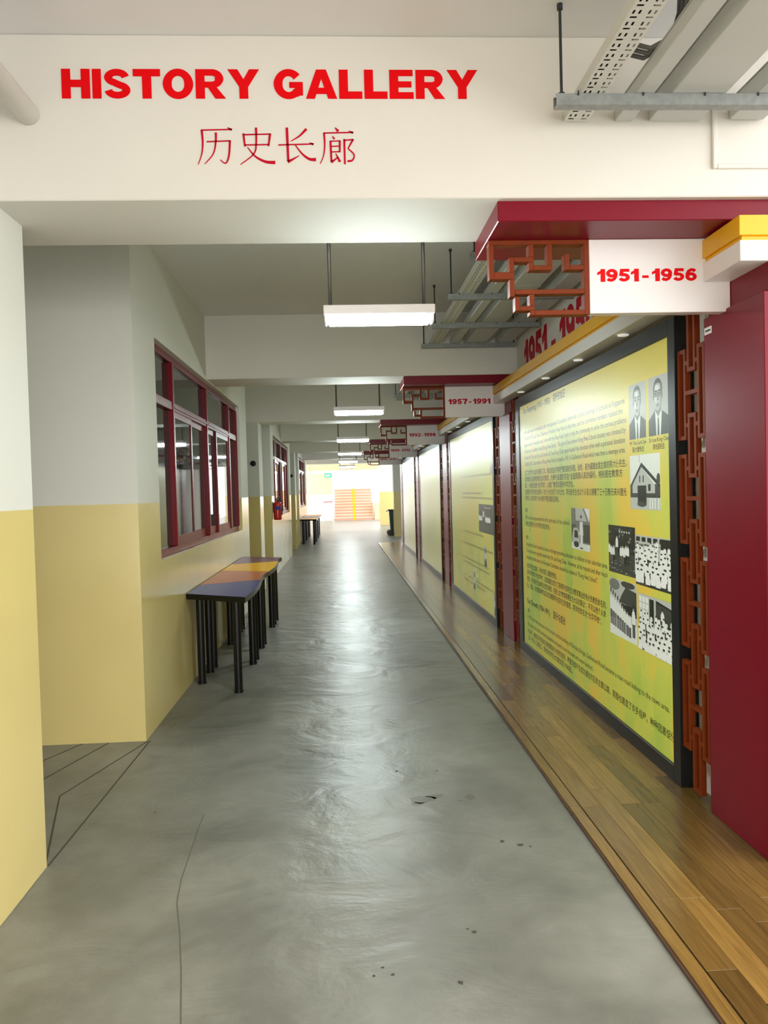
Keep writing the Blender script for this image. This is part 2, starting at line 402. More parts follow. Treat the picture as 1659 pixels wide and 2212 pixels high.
# right side: wall behind the boards, far column and far end walls
for n in range(4):
    struct(B(XW, XW + .3, 3.47 + BAY * n, 7.56 + BAY * n, 0, ZC).build('wall_right', 'white_paint'))
struct(B(2.085, 6.0, 3.10, 3.40, 0, ZS).build('wall_right', 'white_paint'))
struct(B(2.225, 6.0, 3.10, 3.40, ZS, ZC + .13).build('wall_right', 'white_paint'))
struct(B(1.75, 1.99, 25.9, 26.4, 0, ZC).build('wall_right', 'wall'))
struct(B(1.73, 2.6, 35.0, 35.5, 0, ZC).build('wall_end', 'wall'))
m = B(-2.4, -0.5, 42.2, 42.4, 1.43, 2.6); struct(m.build('wall_end', 'cream'))
struct(B(-2.4, -0.5, 42.15, 42.4, 0, 1.43).build('wall_end', 'pale'))  # whiter lower half: overexposure put into the colour

# ---------------------------------------------------------------- windows
def window(idx, w0, w1, split):
    xf, xb = XL - .045, XL - .105
    root = struct(bpy.data.objects.new('window_%d' % idx, None)); col.objects.link(root); root.location = (xf, (w0 + w1) / 2, ZW0)
    OFF[root.name] = Vector(root.location)
    t = .055
    for nm, q in (('frame_sill', (w0, w1, ZW0, ZW0 + t)), ('frame_head', (w0, w1, ZW1 - t, ZW1))):
        B(xb, xf, q[0], q[1], q[2], q[3], c=.004).build(nm, 'window_red', root)
    ys = [w0 + (w1 - w0) * s for s in split]
    zt = 2.27
    for k, y in enumerate(ys):
        a = y if k == 0 else (y - t if k == len(ys) - 1 else y - t / 2)
        B(xb - .01, xf + .012, a, a + t, ZW0 + t, ZW1 - t, c=.005).build('mullion', 'window_red', root)
    lim = [(ys[0] + t, ys[1] - t / 2)] + [(ys[k] + t / 2, ys[k + 1] - t / 2) for k in range(1, len(ys) - 2)] + [(ys[-2] + t / 2, ys[-1] - t)]
    for k, (a, b) in enumerate(lim):
        tr = B(xb, xf + .004, a, b, zt - .035, zt + .035, c=.004).build('transom', 'window_red', root)
        if 0 < k < len(lim) - 1: B(xf + .004, xf + .014, a, b, zt - .012, zt + .006).build('drip_ledge', 'window_red', tr)
        B(xb + .025, xb + .031, a, b, zt + .035, ZW1 - t).build('pane', 'pane', root)
        if k in (0, len(lim) - 1) and True:
            B(xb + .025, xb + .031, a, b, ZW0 + t, zt - .035).build('pane', 'pane', root)
            continue
        mid = (a + b) / 2 + (.02 if k == 1 else -.12)
        for j, (c, d) in enumerate(((a, mid), (mid - .03, b))):
            xs = xf - .002 - (.022 if (j + k) % 2 == 0 else 0.0)
            s = MB(); w = .042
            s.box(xs - .02, xs, c, c + w, ZW0 + t, zt - .035); s.box(xs - .02, xs, d - w, d, ZW0 + t, zt - .035)
            s.box(xs - .02, xs, c + w, d - w, ZW0 + t, ZW0 + t + .075); s.box(xs - .02, xs, c + w, d - w, zt - .035 - .05, zt - .035)
            so = s.build('sash', 'window_red', root)
            B(xs - .013, xs - .008, c + w, d - w, ZW0 + t + .075, zt - .085).build('pane', 'pane', so)
    return root
window(1, 5.51, 9.97, (0, .165, .51, .845, 1))
window(2, 14.80, 19.0, (0, .165, .51, .845, 1))
window(3, 23.75, 27.7, (0, .165, .51, .845, 1))

# ---------------------------------------------------------------- lettering on the first beam
def stroke(pts, w0, w1=None, cap=0.0):
    w1 = w0 if w1 is None else w1
    P = [Vector(p) for p in pts]
    # smooth the polyline a little
    if len(P) > 2:
        Q = []
        for i in range(len(P) - 1):
            a, b, c, d = P[max(i - 1, 0)], P[i], P[i + 1], P[min(i + 2, len(P) - 1)]
            for k in range(5):
                t = k / 5.0
                Q.append(0.5 * ((2 * b) + (c - a) * t + (2 * a - 5 * b + 4 * c - d) * t * t + (3 * b - a - 3 * c + d) * t ** 3))
        Q.append(P[-1]); P = Q
    n = len(P); v = []; f = []
    for i, p in enumerate(P):
        t = (P[min(i + 1, n - 1)] - P[max(i - 1, 0)]).normalized(); nn = Vector((-t.y, t.x)); w = w0 + (w1 - w0) * i / (n - 1)
        v += [tuple(p + nn * w / 2), tuple(p - nn * w / 2)]
    for i in range(n - 1): f.append((2 * i, 2 * i + 1, 2 * i + 3, 2 * i + 2))
    return v, f
CJK = [
 [((905, 583), (1040, 580), 4.5, 4.5), ((1022, 572), (1041, 582), 3, 8), ((908, 583), (911, 640), (905, 690), (888, 737), 8, 2.5), ((928, 635), (1034, 631), 4.5, 4.5),
  ((1031, 630), (1026, 690), (1016, 724), (1004, 731), (986, 716), 7.5, 3), ((970, 594), (968, 640), (955, 690), (917, 735), 8, 2.5)],
 [((1091, 598), (1097, 657), 7, 6), ((1092, 604), (1208, 601), 4.5, 4.5), ((1210, 598), (1201, 655), 8, 6), ((1096, 650), (1203, 648), 4.5, 4.5),
  ((1148, 572), (1147, 640), (1135, 690), (1074, 738), 8, 2.5), ((1108, 660), (1140, 700), (1185, 725), (1229, 729), 3, 12)],
 [((1372, 578), (1340, 610), (1300, 634), 9, 2), ((1245, 650), (1402, 646), 4.5, 4.5), ((1384, 640), (1402, 648), 2, 8), ((1285, 572), (1287, 724), 9, 8),
  ((1285, 727), (1336, 699), 10, 2), ((1320, 650), (1350, 690), (1382, 714), (1411, 716), 3, 12)],
 [((1500, 572), (1514, 589), 3, 10), ((1447, 597), (1580, 594), 4.5, 4.5), ((1560, 588), (1581, 596), 2, 8), ((1450, 597), (1452, 650), (1445, 700), (1429, 736), 7, 2.5),
  ((1487, 611), (1496, 624), 3, 8), ((1478, 631), (1480, 726), 7, 7), ((1478, 634), (1521, 632), 4, 4), ((1520, 631), (1518, 684), 7, 6), ((1480, 657), (1519, 656), 4, 4),
  ((1480, 682), (1518, 681), 4, 4), ((1479, 729), (1512, 704), 9, 2), ((1500, 689), (1518, 727), 3, 9), ((1540, 624), (1540, 738), 7, 6), ((1540, 630), (1581, 626), 4.5, 4.5),
  ((1580, 625), (1556, 667), 7, 4), ((1556, 667), (1582, 694), (1574, 720), (1552, 724), 4, 7)]]
YB = 3.0
zl = thing('chinese_lettering', (-.21, YB, 2.81), 'thin red Chinese characters on the white beam below the large red title', 'lettering')
for ch in CJK:
    m = MB()
    for s in ch:
        v, f = stroke(s[:-2], s[-2] * 1.3, s[-1] * 1.3)
        m.flat((v, f), lambda u, w, d: (-.511 + (u - 887.7) * .000857, YB - .0005 - d, 2.813 + (736 - w) * .000841), .0015)
    m.build('character', 'dark_red_vinyl', zl)

HB = text_shape('H', .0)[2][3]
def place(mb, s, fn, u0, u1, v0, cap, bold=0.0, thick=None, res=3):
    sh = text_shape(s, bold, res); bb = sh[2]; hh = text_shape('H', bold, res)[2]
    su = (u1 - u0) / (bb[1] - bb[0]); sv = cap / (hh[3] - hh[2])
    mb.flat(([(u0 + (a - bb[0]) * su, v0 + (b - hh[2]) * sv) for a, b in sh[0]], sh[1]), fn, thick)
hl = thing('title_lettering', (-.22, YB, 3.06), 'big bold red capitals HISTORY GALLERY on the white beam', 'lettering')

# heavy sign lettering, built from strokes and polygons (cap height 1)
def arc(cx, cy, rx, ry, a0, a1, n=14):
    return [(cx + rx * math.cos(math.radians(a0 + (a1 - a0) * k / n)), cy + ry * math.sin(math.radians(a0 + (a1 - a0) * k / n))) for k in range(n + 1)]
def band(pts, w, we=None):
    we = w if we is None else we
    P = [Vector(p) for p in pts]; n = len(P); v = []; f = []
    closed = (P[0] - P[-1]).length < 1e-5
    for i, p in enumerate(P):
        if closed: t = (P[1] - P[n - 2]) if i in (0, n - 1) else (P[i + 1] - P[i - 1])
        else: t = P[min(i + 1, n - 1)] - P[max(i - 1, 0)]
        t.normalize(); nn = Vector((-t.y, t.x)); q = w + (we - w) * abs(t.x)
        v += [tuple(p + nn * q / 2), tuple(p - nn * q / 2)]
    for i in range(n - 1): f.append((2 * i, 2 * i + 1, 2 * i + 3, 2 * i + 2))
    return v, f
def poly(*p): return list(p), [tuple(range(len(p)))]
def rc(x0, x1, y0, y1): return poly((x0, y0), (x1, y0), (x1, y1), (x0, y1))
six = [band(arc(.41, .335, .272, .222, 0, 360, 28), .27, .225), band([(.135, .35), (.15, .58), (.24, .78), (.42, .885), (.60, .86), (.70, .76)], .26, .23)]
GL = {
 'H': (.95, [rc(0, .30, 0, 1), rc(.65, .95, 0, 1), rc(.30, .65, .385, .63)]), 'I': (.30, [rc(0, .30, 0, 1)]), 'T': (.92, [rc(0, .92, .755, 1), rc(.305, .615, 0, .755)]),
 'L': (.80, [rc(0, .31, 0, 1), rc(.31, .80, 0, .25)]), 'E': (.84, [rc(0, .31, 0, 1), rc(.31, .82, .785, 1), rc(.31, .77, .395, .60), rc(.31, .84, 0, .225)]),
 'A': (1.08, [poly((0, 0), (.31, 0), (.545, .70), (.545, 1), (.37, 1)), poly((.77, 0), (1.08, 0), (.71, 1), (.535, 1), (.535, .70)), rc(.30, .80, .165, .375)]),
 'Y': (1.08, [poly((0, 1), (.34, 1), (.54, .66), (.54, .40), (.39, .40)), poly((1.08, 1), (.74, 1), (.54, .66), (.54, .40), (.69, .40)), rc(.39, .69, 0, .42)]),
 'O': (1.04, [band(arc(.52, .5, .365, .395, 0, 360, 36), .31, .24)]),
 'R': (1.02, [rc(0, .31, 0, 1), rc(.31, .62, .785, 1), rc(.31, .60, .375, .575), band([(.58, .885)] + arc(.60, .68, .205, .205, 90, -90, 12) + [(.58, .475)], .30, .215), poly((.40, .40), (.70, .40), (1.02, 0), (.66, 0), (.44, .34))]),
 'S': (.92, [band(arc(.45, .715, .285, .175, 5, 250, 16) + [(.45, .50)] + arc(.465, .285, .30, .175, 70, -178, 16), .29, .225)]),
 'G': (1.02, [band(arc(.51, .5, .36, .395, 38, 318, 26), .31, .24), rc(.53, 1.0, .37, .57), rc(.73, 1.0, .11, .40), poly((.62, .12), (.80, .06), (1.0, .16), (1.0, .34), (.70, .34))]),
 '1': (.56, [rc(.24, .56, 0, 1), poly((.56, 1), (.32, 1), (.20, .85), (0, .74), (0, .53), (.24, .64))]),
 '6': (.82, six), '9': (.82, [([(.82 - a, 1 - b) for a, b in v], f) for v, f in six]),
 '5': (.82, [rc(.14, .77, .77, 1), poly((.13, 1), (.37, 1), (.31, .44), (.04, .47)), band(arc(.38, .335, .285, .215, 128, -160, 20), .27, .225)]),
 '7': (.82, [rc(0, .82, .77, 1), band([(.74, .86), (.56, .60), (.44, .30), (.40, 0)], .29, .29)]),
 '2': (.82, [band(arc(.40, .69, .27, .20, 170, -30, 14) + [(.50, .42), (.28, .24), (.16, .12)], .27, .225), rc(0, .81, 0, .235)]),
 '8': (.82, [band(arc(.41, .735, .235, .15, 0, 360, 24), .26, .20), band(arc(.41, .285, .27, .175, 0, 360, 24), .27, .215)]),
 '0': (.82, [band(arc(.41, .5, .275, .395, 0, 360, 30), .27, .21)]), '-': (.46, [rc(0, .46, .27, .47)]), ' ': (.34, [])}
def heavy(root, s, u0, u1, v0, cap, fn, mname, thick, name, gap=.075, space=.34):
    GL[' '] = (space, [])
    tot = sum(GL[c][0] for c in s) + gap * (len(s) - 1); k = (u1 - u0) / tot; u = u0
    for c in s:
        w, shapes = GL[c]
        if shapes:
            m = MB()
            for i, (v, f) in enumerate(shapes): m.flat(([(u + a * k, v0 + b * cap) for a, b in v], f), fn, thick + .0002 * i)
            m.build(name, mname, root)
        u += (w + gap) * k

heavy(hl, 'HISTORY GALLERY', -1.010, 0.570, 3.060, 0.110, lambda u, v, d: (u, YB - .0005 - d, v), 'red_vinyl', .002, 'letter')

# PVC pipe, cover box and cables at the first beam
tag(MB().tube([(-1.135, -2.3, 3.0), (-1.135, 2.998, 3.0)], .041, 18).build('drain_pipe', 'white_paint', smooth=True), 'cream round pipe under the ceiling running into the white beam', 'pipe')
cb = thing('cover_panel', (1.75, 3.0, 2.79), 'flat white framed panel on the beam behind the cable trunking', 'panel')
B(1.515, 2.05, 2.992, 2.9995, 2.805, 3.16).build('plate', 'white_paint', cb)
for q in ((1.497, 1.515, 2.787, 3.16), (1.515, 2.05, 2.787, 2.805)): B(q[0], q[1], 2.986, 2.9995, q[2], q[3], c=.003).build('border', 'white_paint', cb)

# ---------------------------------------------------------------- gallery bays on the right: pillars, cornices, signs, boards, fretwork
FRET = [  # (x0,x1,y0,y1) in enlarged sign pixels, front face
 (650, 1545, 95, 133), (650, 692, 133, 425), (692, 872, 365, 425), (830, 872, 240, 365), (872, 1048, 240, 280), (830, 872, 425, 575), (1005, 1048, 133, 240),
 (1005, 1048, 280, 350), (1048, 1215, 310, 350), (1172, 1215, 133, 310), (1500, 1545, 133, 735), (1325, 1370, 215, 350), (1370, 1500, 310, 350),
 (872, 1500, 515, 555), (875, 915, 575, 695), (915, 1048, 655, 695), (1005, 1048, 555, 655), (1005, 1048, 695, 735), (1048, 1500, 693, 735)]
SIGNS = ['1951 - 1956', '1957 - 1991', '1992 - 1998', '1999 - 2012', '1999 - 2012']
ORD = ['first', 'second', 'third', 'fourth', 'fifth']
for n in range(5):
    dy = BAY * n; ys = 3.258 + dy
    years = SIGNS[n].replace(' ', '')
    which = {3: ', next after 1992-1998', 4: ', last of all'}.get(n, '')
    # red casing under the beam
    tag(B(.645, 2.2, 3.03 + dy, 3.55 + dy, 2.60, ZS, c=.003).build('beam_casing', 'maroon'),
        'maroon casing slab under the beam above the %s sign%s' % (years, which), 'casing', 'maroon beam casings')
    sg = thing('gallery_sign', (1.2, ys, 2.28), 'white box sign reading %s in red with brown fretwork%s' % (years, which), 'sign', 'year signs along the gallery')
    B(1.083, 1.70, ys, ys + .055, 2.286, 2.5995, c=.002).build('sign_box', 'white_gloss', sg)
    heavy(sg, SIGNS[n], 1.117, 1.552, 2.419, .054, lambda u, v, d: (u, ys - .0004 - d, v), 'red_vinyl' if n == 0 else 'dark_red_vinyl', .002, 'numeral', space=.10)
    fx = lambda a: 0.652 + (a - 650) * (1.0825 - 0.652) / (1545 - 650)
    fz = lambda b: 2.5995 - (b - 95) * (2.5995 - 2.282) / (735 - 95)
    if n < 3:
        for a, b, c, d in FRET: B(fx(a), fx(b), ys + .0, ys + .05, fz(d), fz(c), c=.0015).build('fret_bar', 'fret_wood', sg)
    else:
        m = MB()
        for a, b, c, d in FRET: m.box(fx(a), fx(b), ys, ys + .05, fz(d), fz(c))
        m.build('fretwork', 'fret_wood', sg)
    # pillar
    where = 'with a small white label, nearest the title beam' if n == 0 else 'under the %s sign%s' % (years, which)
    pl = thing('pillar', (1.86, 3.2 + dy, 0), 'maroon clad pillar ' + where, 'pillar', 'maroon gallery pillars')
    B(1.68, 2.08, 2.962 + dy, 3.465 + dy, 0.0125, 2.2995, c=.003).build('lower_cladding', 'maroon', pl)
    B(1.7015, 2.08, 2.962 + dy, 3.465 + dy, 2.301, 2.5985, c=.003).build('upper_cladding', 'maroon', pl)
    if n == 0:
        st = B(1.6785, 1.6798, 3.388, 3.456, 2.222, 2.254).build('label_sticker', 'white_gloss', pl)
        B(1.678, 1.6784, 3.398, 3.446, 2.234, 2.242).build('print_line', 'dark_steel', st)
    # cornice in front of (n=0) and between the signs
    y0, y1 = (2.947, 3.2575) if n == 0 else (3.315 + BAY * (n - 1), 3.2575 + dy)
    lab = ('short yellow and white cornice end in front of the 1951-1956 sign' if n == 0 else
           'yellow and white cornice with downlights running up to the %s sign%s' % (years, which))
    co = thing('cornice', (1.7, (y0 + y1) / 2, 2.41), lab, 'cornice', 'yellow topped cornices')
    xb = 2.25 if n == 0 else XW - .001
    segs = [(y0, y1)]
    def piece(x, za, zb, nm, mt, inset=0.0):
        m = MB()
        if n == 0: m.box(x, xb, y0 + inset, y1, za, zb, c=.002)
        else: m.box(x, 1.6775 if False else 1.70, y0, y1, za, zb, c=.002)
        return m.build(nm, mt, co)
    piece(1.578, 2.512, 2.590, 'yellow_band', 'yellow_gloss', -.0)
    piece(1.592, 2.494, 2.512, 'yellow_strip', 'yellow_gloss', .012)
    piece(1.582, 2.414, 2.494, 'white_fascia', 'white_gloss', .004)
    if n:
        for k in range(4):
            yy = 4.363 + .84 * k + BAY * (n - 1)
            dl = MB().lathe(1.640, yy, [(.040, 2.410), (.044, 2.412), (.044, 2.4139)], 20).build('downlight', 'white_gloss', co, smooth=False)
            MB().lathe(1.640, yy, [(.020, 2.4035), (.030, 2.4045), (.032, 2.4098)], 16).build('lens', 'downlens', dl)

# wall numerals behind the first cornice
wn = thing('wall_numerals', (XW, 6.2, 2.6), 'large dark red 1951 - 1956 on the white wall above the yellow cornice', 'lettering')
heavy(wn, '1951 - 1956', -7.25, -5.2, 2.595, .335, lambda u, v, d: (XW - .0006 - d, -u, v), 'dark_red_vinyl', .002, 'numeral')

# fretwork screens beside the boards
def fret_screen(ya, yb, label, detail):
    """ya far edge, yb near edge; sits flush with the board front"""
    x0, x1 = 1.682, 1.709; w = ya - yb; Y = lambda u: ya - u * w
    root = thing('fretwork_screen', (1.71, (ya + yb) / 2, .03), label, 'screen', 'brown fretwork strips beside the boards')
    t = .020; zs = [.455 + .51 * k for k in range(4)]; top = 2.40
    parts = []
    def loop(u0, u1, z0, z1):
        m = MB(); a, b = Y(u0), Y(u1); z1 = min(z1, top); z0 = max(z0, .03)
        m.box(x0, x1, a - t, a, z0, z1); m.box(x0, x1, b, b + t, z0, z1); m.box(x0, x1, b + t, a - t, z0, z0 + t); m.box(x0, x1, b + t, a - t, z1 - t, z1)
        parts.append(('loop', m))
    for z in zs:
        loop(0.0, .30, z - .225, z + .215); loop(.74, 1.0, z - .225, z + .215)
        m = MB(); m.box(x0, x1, Y(.30), Y(.74), z - t / 2, z + t / 2); parts.append(('crossbar', m))
        for s in (-.155, .145):
            for (p, q) in ((.30, .37), (.67, .74)):
                m = MB(); m.box(x0, x1, Y(q), Y(p), z + s - t / 2, z + s + t / 2); parts.append(('link_bar', m))
    for k in range(5):
        zc = zs[0] + .51 * k - .255
        loop(.37, .67, zc - .155, zc + .155)
    if detail:
        for nm, m in parts: m.build(nm, 'fret_wood', root)
    else:
        a = MB()
        for nm, m in parts: a.add(m.v, m.f)
        a.build('lattice', 'fret_wood', root)

# ---------------------------------------------------------------- display boards
XP = 1.684
pf = lambda u, v, d: (XP - .0012 - d, u, v)           # u is world y; text runs from far to near
def pt(mb, s, ya, yb, z, cap, bold=0.0, res=2):
    place(mb, s, lambda u, v, d: (XP - .0012, -u, v), -ya, -yb, z, cap, bold=bold, res=res)
TEXT = [
 ('Our Beginning (1951- 1953)', 7.0, 6.09, 2.22, .048, .022), ('初升的旭日', 6.0, 5.68, 2.22, .050, .012),
 ('In the early years immediately after the Japanese Occupation, there was a drastic shortage of schools in Singapore.', 6.98, 4.467, 2.032, .034, 0),
 ('The late Mr Tan Lark Sye, Chairman of Hokkien Huay Kuan at that time, and the committee members realised the', 6.98, 4.509, 1.974, .034, 0),
 ('urgent need for education and, in line with the Huay Kuan\'s aim to help the community to solve the serious problems', 6.98, 4.452, 1.916, .034, 0),
 ('of education, decided to build Kong Hwa School.  The plot of land where Kong Hwa School situates was donated by', 6.98, 4.462, 1.858, .034, 0),
 ('the late Mr Tan Lark Sye, and the late Dr Lee Kong Chian spearheaded the donation drive with a personal donation', 6.98, 4.478, 1.800, .034, 0),
 ('of $300 000. Construction of Kong Hwa School started in 1951 in Guillemard Road which was then a swampy area.', 6.98, 4.476, 1.742, .034, 0),
 ('在二次世界大战后的最初几年，新加坡面对学校严重短缺的问题。当时，身为福建会馆主席的陈六使先生，', 6.98, 4.459, 1.660, .036, .006),
 ('会馆委员深感教育的迫切需求，为履行会馆的宗旨“全面照顾人民的福利，特别是在教育方', 6.98, 4.528, 1.602, .036, .006),
 ('面”，便毅然创建“光华学校”，以推广教育及发扬中华文化。', 6.98, 5.50, 1.545, .036, .006),
 ('在筹建光华学校的过程中，陈六使先生捐了大片土地，李光前先生也以个人名义捐赠了三十万新元来兴建光', 6.98, 4.467, 1.487, .036, .006),
 ('华学校。光华学校于1951年建于基里玛路的沼泽地。', 6.98, 5.89, 1.430, .036, .006),
 ('1952', 6.99, 6.90, 1.323, .034, .02),
 ('Mr Lim was appointed the first principal of the school.', 6.98, 5.615, 1.260, .034, 0), ('林先生受委任为光华学校的首任校长。', 6.98, 6.165, 1.200, .034, .006),
 ('1953', 6.99, 6.90, 1.075, .034, .02),
 ('Kong Hwa School opened its doors and began providing education to children in the suburban area.', 6.98, 4.817, 1.015, .034, 0),
 ('The school was originally named after Dr Lee Kong Chian.  However, at his request and after much', 6.98, 4.823, .957, .034, 0),
 ('thought and discussion, the Executive Committee decided to rename it "Kong Hwa School".', 6.98, 5.014, .897, .034, 0),
 ('光华学校正式启用，开始为郊区儿童提供教育。', 6.98, 5.993, .814, .036, .006),
 ('光华学校原名“光前学校”，这是福建会馆为了答谢李光前先生对教育事业的伟大贡献而命名的。', 6.98, 4.849, .754, .036, .006),
 ('然而，李光前先生却婉拒会馆的美意，在报上说“教育慈善应为大众的事业”，不可以他个人命', 6.98, 4.864, .694, .036, .006),
 ('名。因此，会馆董事商议后决定尊重李光前先生的意愿，将学校改名为“光华学校”。', 6.98, 4.952, .634, .036, .006),
 ('Our Growth (1954-1991)', 7.0, 6.22, .485, .048, .022), ('跃升与成长', 6.12, 5.78, .485, .050, .012),
 ('1956', 6.99, 6.90, .404, .034, .02),
 ('In 1956, with the relocation of the airport and the building of Merdeka Bridge, Guillemard Road became a main road linking to the town area.', 6.99, 3.914, .347, .034, 0),
 ('Flats were built and the school population increased to one thousand and seven hundred.', 6.98, 5.147, .280, .034, 0),
 ('1956年，随着加冷机场的迁移和默迪卡大桥的启用，基里玛路不仅成为通往市区的主要公路，周围也建造了许多组屋。种种因素促使', 6.99, 3.847, .210, .036, .006),
 ('这一带人口增加，学校的学生也增加至1700名。', 6.98, 5.622, .150, .036, .006),
 ('Mr Tan Lark Sye', 4.40, 4.16, 1.775, .022, 0), ('陈六使先生', 4.36, 4.19, 1.735, .024, .004),
 ('Dr Lee Kong Chian', 4.12, 3.86, 1.775, .022, 0), ('李光前先生', 4.07, 3.92, 1.735, .024, .004)]

def ell(cx, cz, rx, rz, n=18, a0=0, a1=2 * math.pi):
    return [(cx + rx * math.cos(a0 + (a1 - a0) * k / n), cz + rz * math.sin(a0 + (a1 - a0) * k / n)) for k in range(n)]
class Photo:
    """flat black-and-white print: tones stacked as thin layers, s from left to right, t from bottom to top (0..1)"""
    def __init__(self, ya, yb, za, zb): self.q = (ya, yb, za, zb); self.L = {}; self.k = 0
    def poly(self, tone, pts):
        ya, yb, za, zb = self.q; self.k += 1
        d = .0016 + .00004 * self.k
        clip = [(min(1, max(0, s)), min(1, max(0, t))) for s, t in pts]
        n = len(clip)
        self.L.setdefault(tone, MB()).add([(XP - d, ya + (yb - ya) * s, za + (zb - za) * t) for s, t in clip], [tuple(range(n))])
    def rect(self, tone, s0, s1, t0, t1): self.poly(tone, [(s0, t0), (s1, t0), (s1, t1), (s0, t1)])
    def build(self, root, base):
        ya, yb, za, zb = self.q
        o = B(XP - .0015, XP - .0002, yb, ya, za, zb).build('photo_print', 'g%d' % base, root)
        for t, m in self.L.items(): m.build('printed_tone', 'g%d' % t, o)
def portrait(ya, yb, glasses):
    p = Photo(ya, yb, 1.808, 2.121)
    p.poly(3, [(0, 0), (1, 0), (1, .30), (.72, .40), (.62, .44), (.36, .44), (.25, .38), (0, .27)])
    p.poly(0, [(.40, .0), (.62, .0), (.70, .43), (.52, .34), (.34, .43)])
    p.poly(3, [(.46, 0), (.56, 0), (.54, .27), (.51, .32), (.48, .27)])
    p.poly(2, [(.38, .40), (.52, .31), (.66, .42), (.66, .56), (.38, .56)])
    for q in (.285, .725): p.poly(2, ell(q, .655, .03, .055))
    p.poly(3, ell(.50, .765, .235, .195))
    p.poly(2, [(.30, .72), (.31, .56), (.36, .46), (.44, .405), (.56, .405), (.64, .46), (.69, .56), (.70, .72), (.66, .86), (.50, .89), (.34, .86)])
    p.poly(1, [(.30, .72), (.31, .56), (.36, .47), (.44, .415), (.54, .415), (.60, .46), (.64, .56), (.65, .72), (.62, .85), (.50, .88), (.35, .85)])
    p.poly(0, ell(.46, .80, .11, .05)); p.poly(0, ell(.40, .60, .05, .05))
    for q in (.40, .59):
        p.poly(3, [(q - .075, .735), (q + .07, .745), (q + .07, .762), (q - .06, .757)])
        if glasses:
            p.poly(4, ell(q, .70, .092, .050)); p.poly(1, ell(q, .70, .074, .036))
        p.poly(2, ell(q, .70, .05, .022)); p.poly(4, ell(q, .70, .026, .012))
    if glasses: p.rect(4, .47, .53, .705, .718)
    p.poly(2, [(.45, .595), (.55, .595), (.53, .70), (.50, .70), (.485, .62)]); p.poly(3, [(.45, .592), (.55, .592), (.54, .602), (.46, .602)])
    p.poly(3, [(.42, .515), (.50, .528), (.58, .515), (.56, .505), (.44, .505)]); p.poly(2, ell(.50, .485, .06, .012))
    return p
def person(p, r, s, t, w, h, legs=True, face=True):
    """small standing or seated figure: t feet or seat line, h height, w half width"""
    if legs: p.rect(r.choice((3, 4, 4)), s - w * .7, s - w * .1, t, t + h * .42); p.rect(r.choice((3, 4, 2)), s + w * .1, s + w * .7, t, t + h * .42)
    b = t + h * (.40 if legs else 0)
    p.poly(0, [(s - w * .85, b), (s + w * .85, b), (s + w, b + h * .26), (s + w * .6, t + h * .80), (s - w * .6, t + h * .80), (s - w, b + h * .26)])
    if face: p.poly(1, ell(s, t + h * .87, w * .42, h * .085, 9))
    p.poly(4, ell(s, t + h * .93, w * .46, h * .075, 9))
def field_photo(ya, yb, za, zb, seed):
    r = random.Random(seed); p = Photo(ya, yb, za, zb)
    p.rect(3, 0, 1, 0, .45); p.rect(4, 0, 1, .45, 1)
    for k in range(26): p.poly(r.choice((3, 3, 2)), ell(r.random(), .5 + .45 * r.random(), .02 + .04 * r.random(), .03, 8))
    for k in range(5): p.rect(1, .42 + .09 * k, .47 + .09 * k, .86, .90)
    for k in range(40): p.rect(r.choice((2, 4, 1)), *(lambda a, b: (a, a + .05, b, b + .012))(r.random() * .95, r.random() * .3))
    for s in (.05, .13, .22, .50, .57, .63, .70, .77): person(p, r, s, .20 + .05 * r.random(), .045, .42)
    person(p, r, .36, .36, .05, .48)
    return p
def classroom_photo(ya, yb, za, zb, seed, board):
    r = random.Random(seed); p = Photo(ya, yb, za, zb)
    p.rect(1, 0, 1, .55, 1); p.rect(3, 0, 1, 0, .55)
    if board:
        for i in range(3):
            for j in range(3): p.rect(0, .02 + .1 * i, .10 + .1 * i, .62 + .12 * j, .72 + .12 * j)
        p.rect(4, .33, .46, .55, .95); p.poly(4, [(.52, .60), (1, .52), (1, .88), (.52, .96)]); p.poly(3, [(.54, .63), (.98, .55), (.98, .85), (.54, .92)]); person(p, r, .70, .50, .05, .36)
        top = .52
    else:
        for i in range(6): p.rect(4, .03 + .16 * i, .14 + .16 * i, .88, .97)
        p.rect(4, .70, .98, .62, .98); p.rect(2, .0, .68, .80, .83); person(p, r, .60, .62, .05, .34); person(p, r, .44, .60, .045, .3)
        top = .66
    for row in range(6):
        n = 9 - row // 2; t = top - .115 * row
        for k in range(n): person(p, r, (k + .5 + .6 * (r.random() - .5)) / n, t - .05 + .05 * r.random(), .050 + .004 * row, .20 + .016 * row, False, r.random() < .6)
        if row % 2: 
            for k in range(4): p.rect(4, r.random() * .9, r.random() * .05 + .9 * r.random(), t - .06, t - .045)
    return p
def line_photo(ya, yb, za, zb, seed):
    r = random.Random(seed); p = Photo(ya, yb, za, zb)
    p.rect(0, 0, 1, 0, .30); p.rect(1, 0, 1, .30, 1); p.poly(3, [(.40, .62), (1, .58), (1, .86), (.62, .90), (.44, .72)]); p.rect(4, .45, 1, .44, .60); p.poly(2, ell(.2, .9, .2, .1)); p.poly(3, ell(.7, .95, .25, .06))
    for k in range(9): person(p, r, .06 + .088 * k, .17 - .012 * k, .050, .66 - .028 * k)
    person(p, r, .90, .10, .06, .56)
    return p
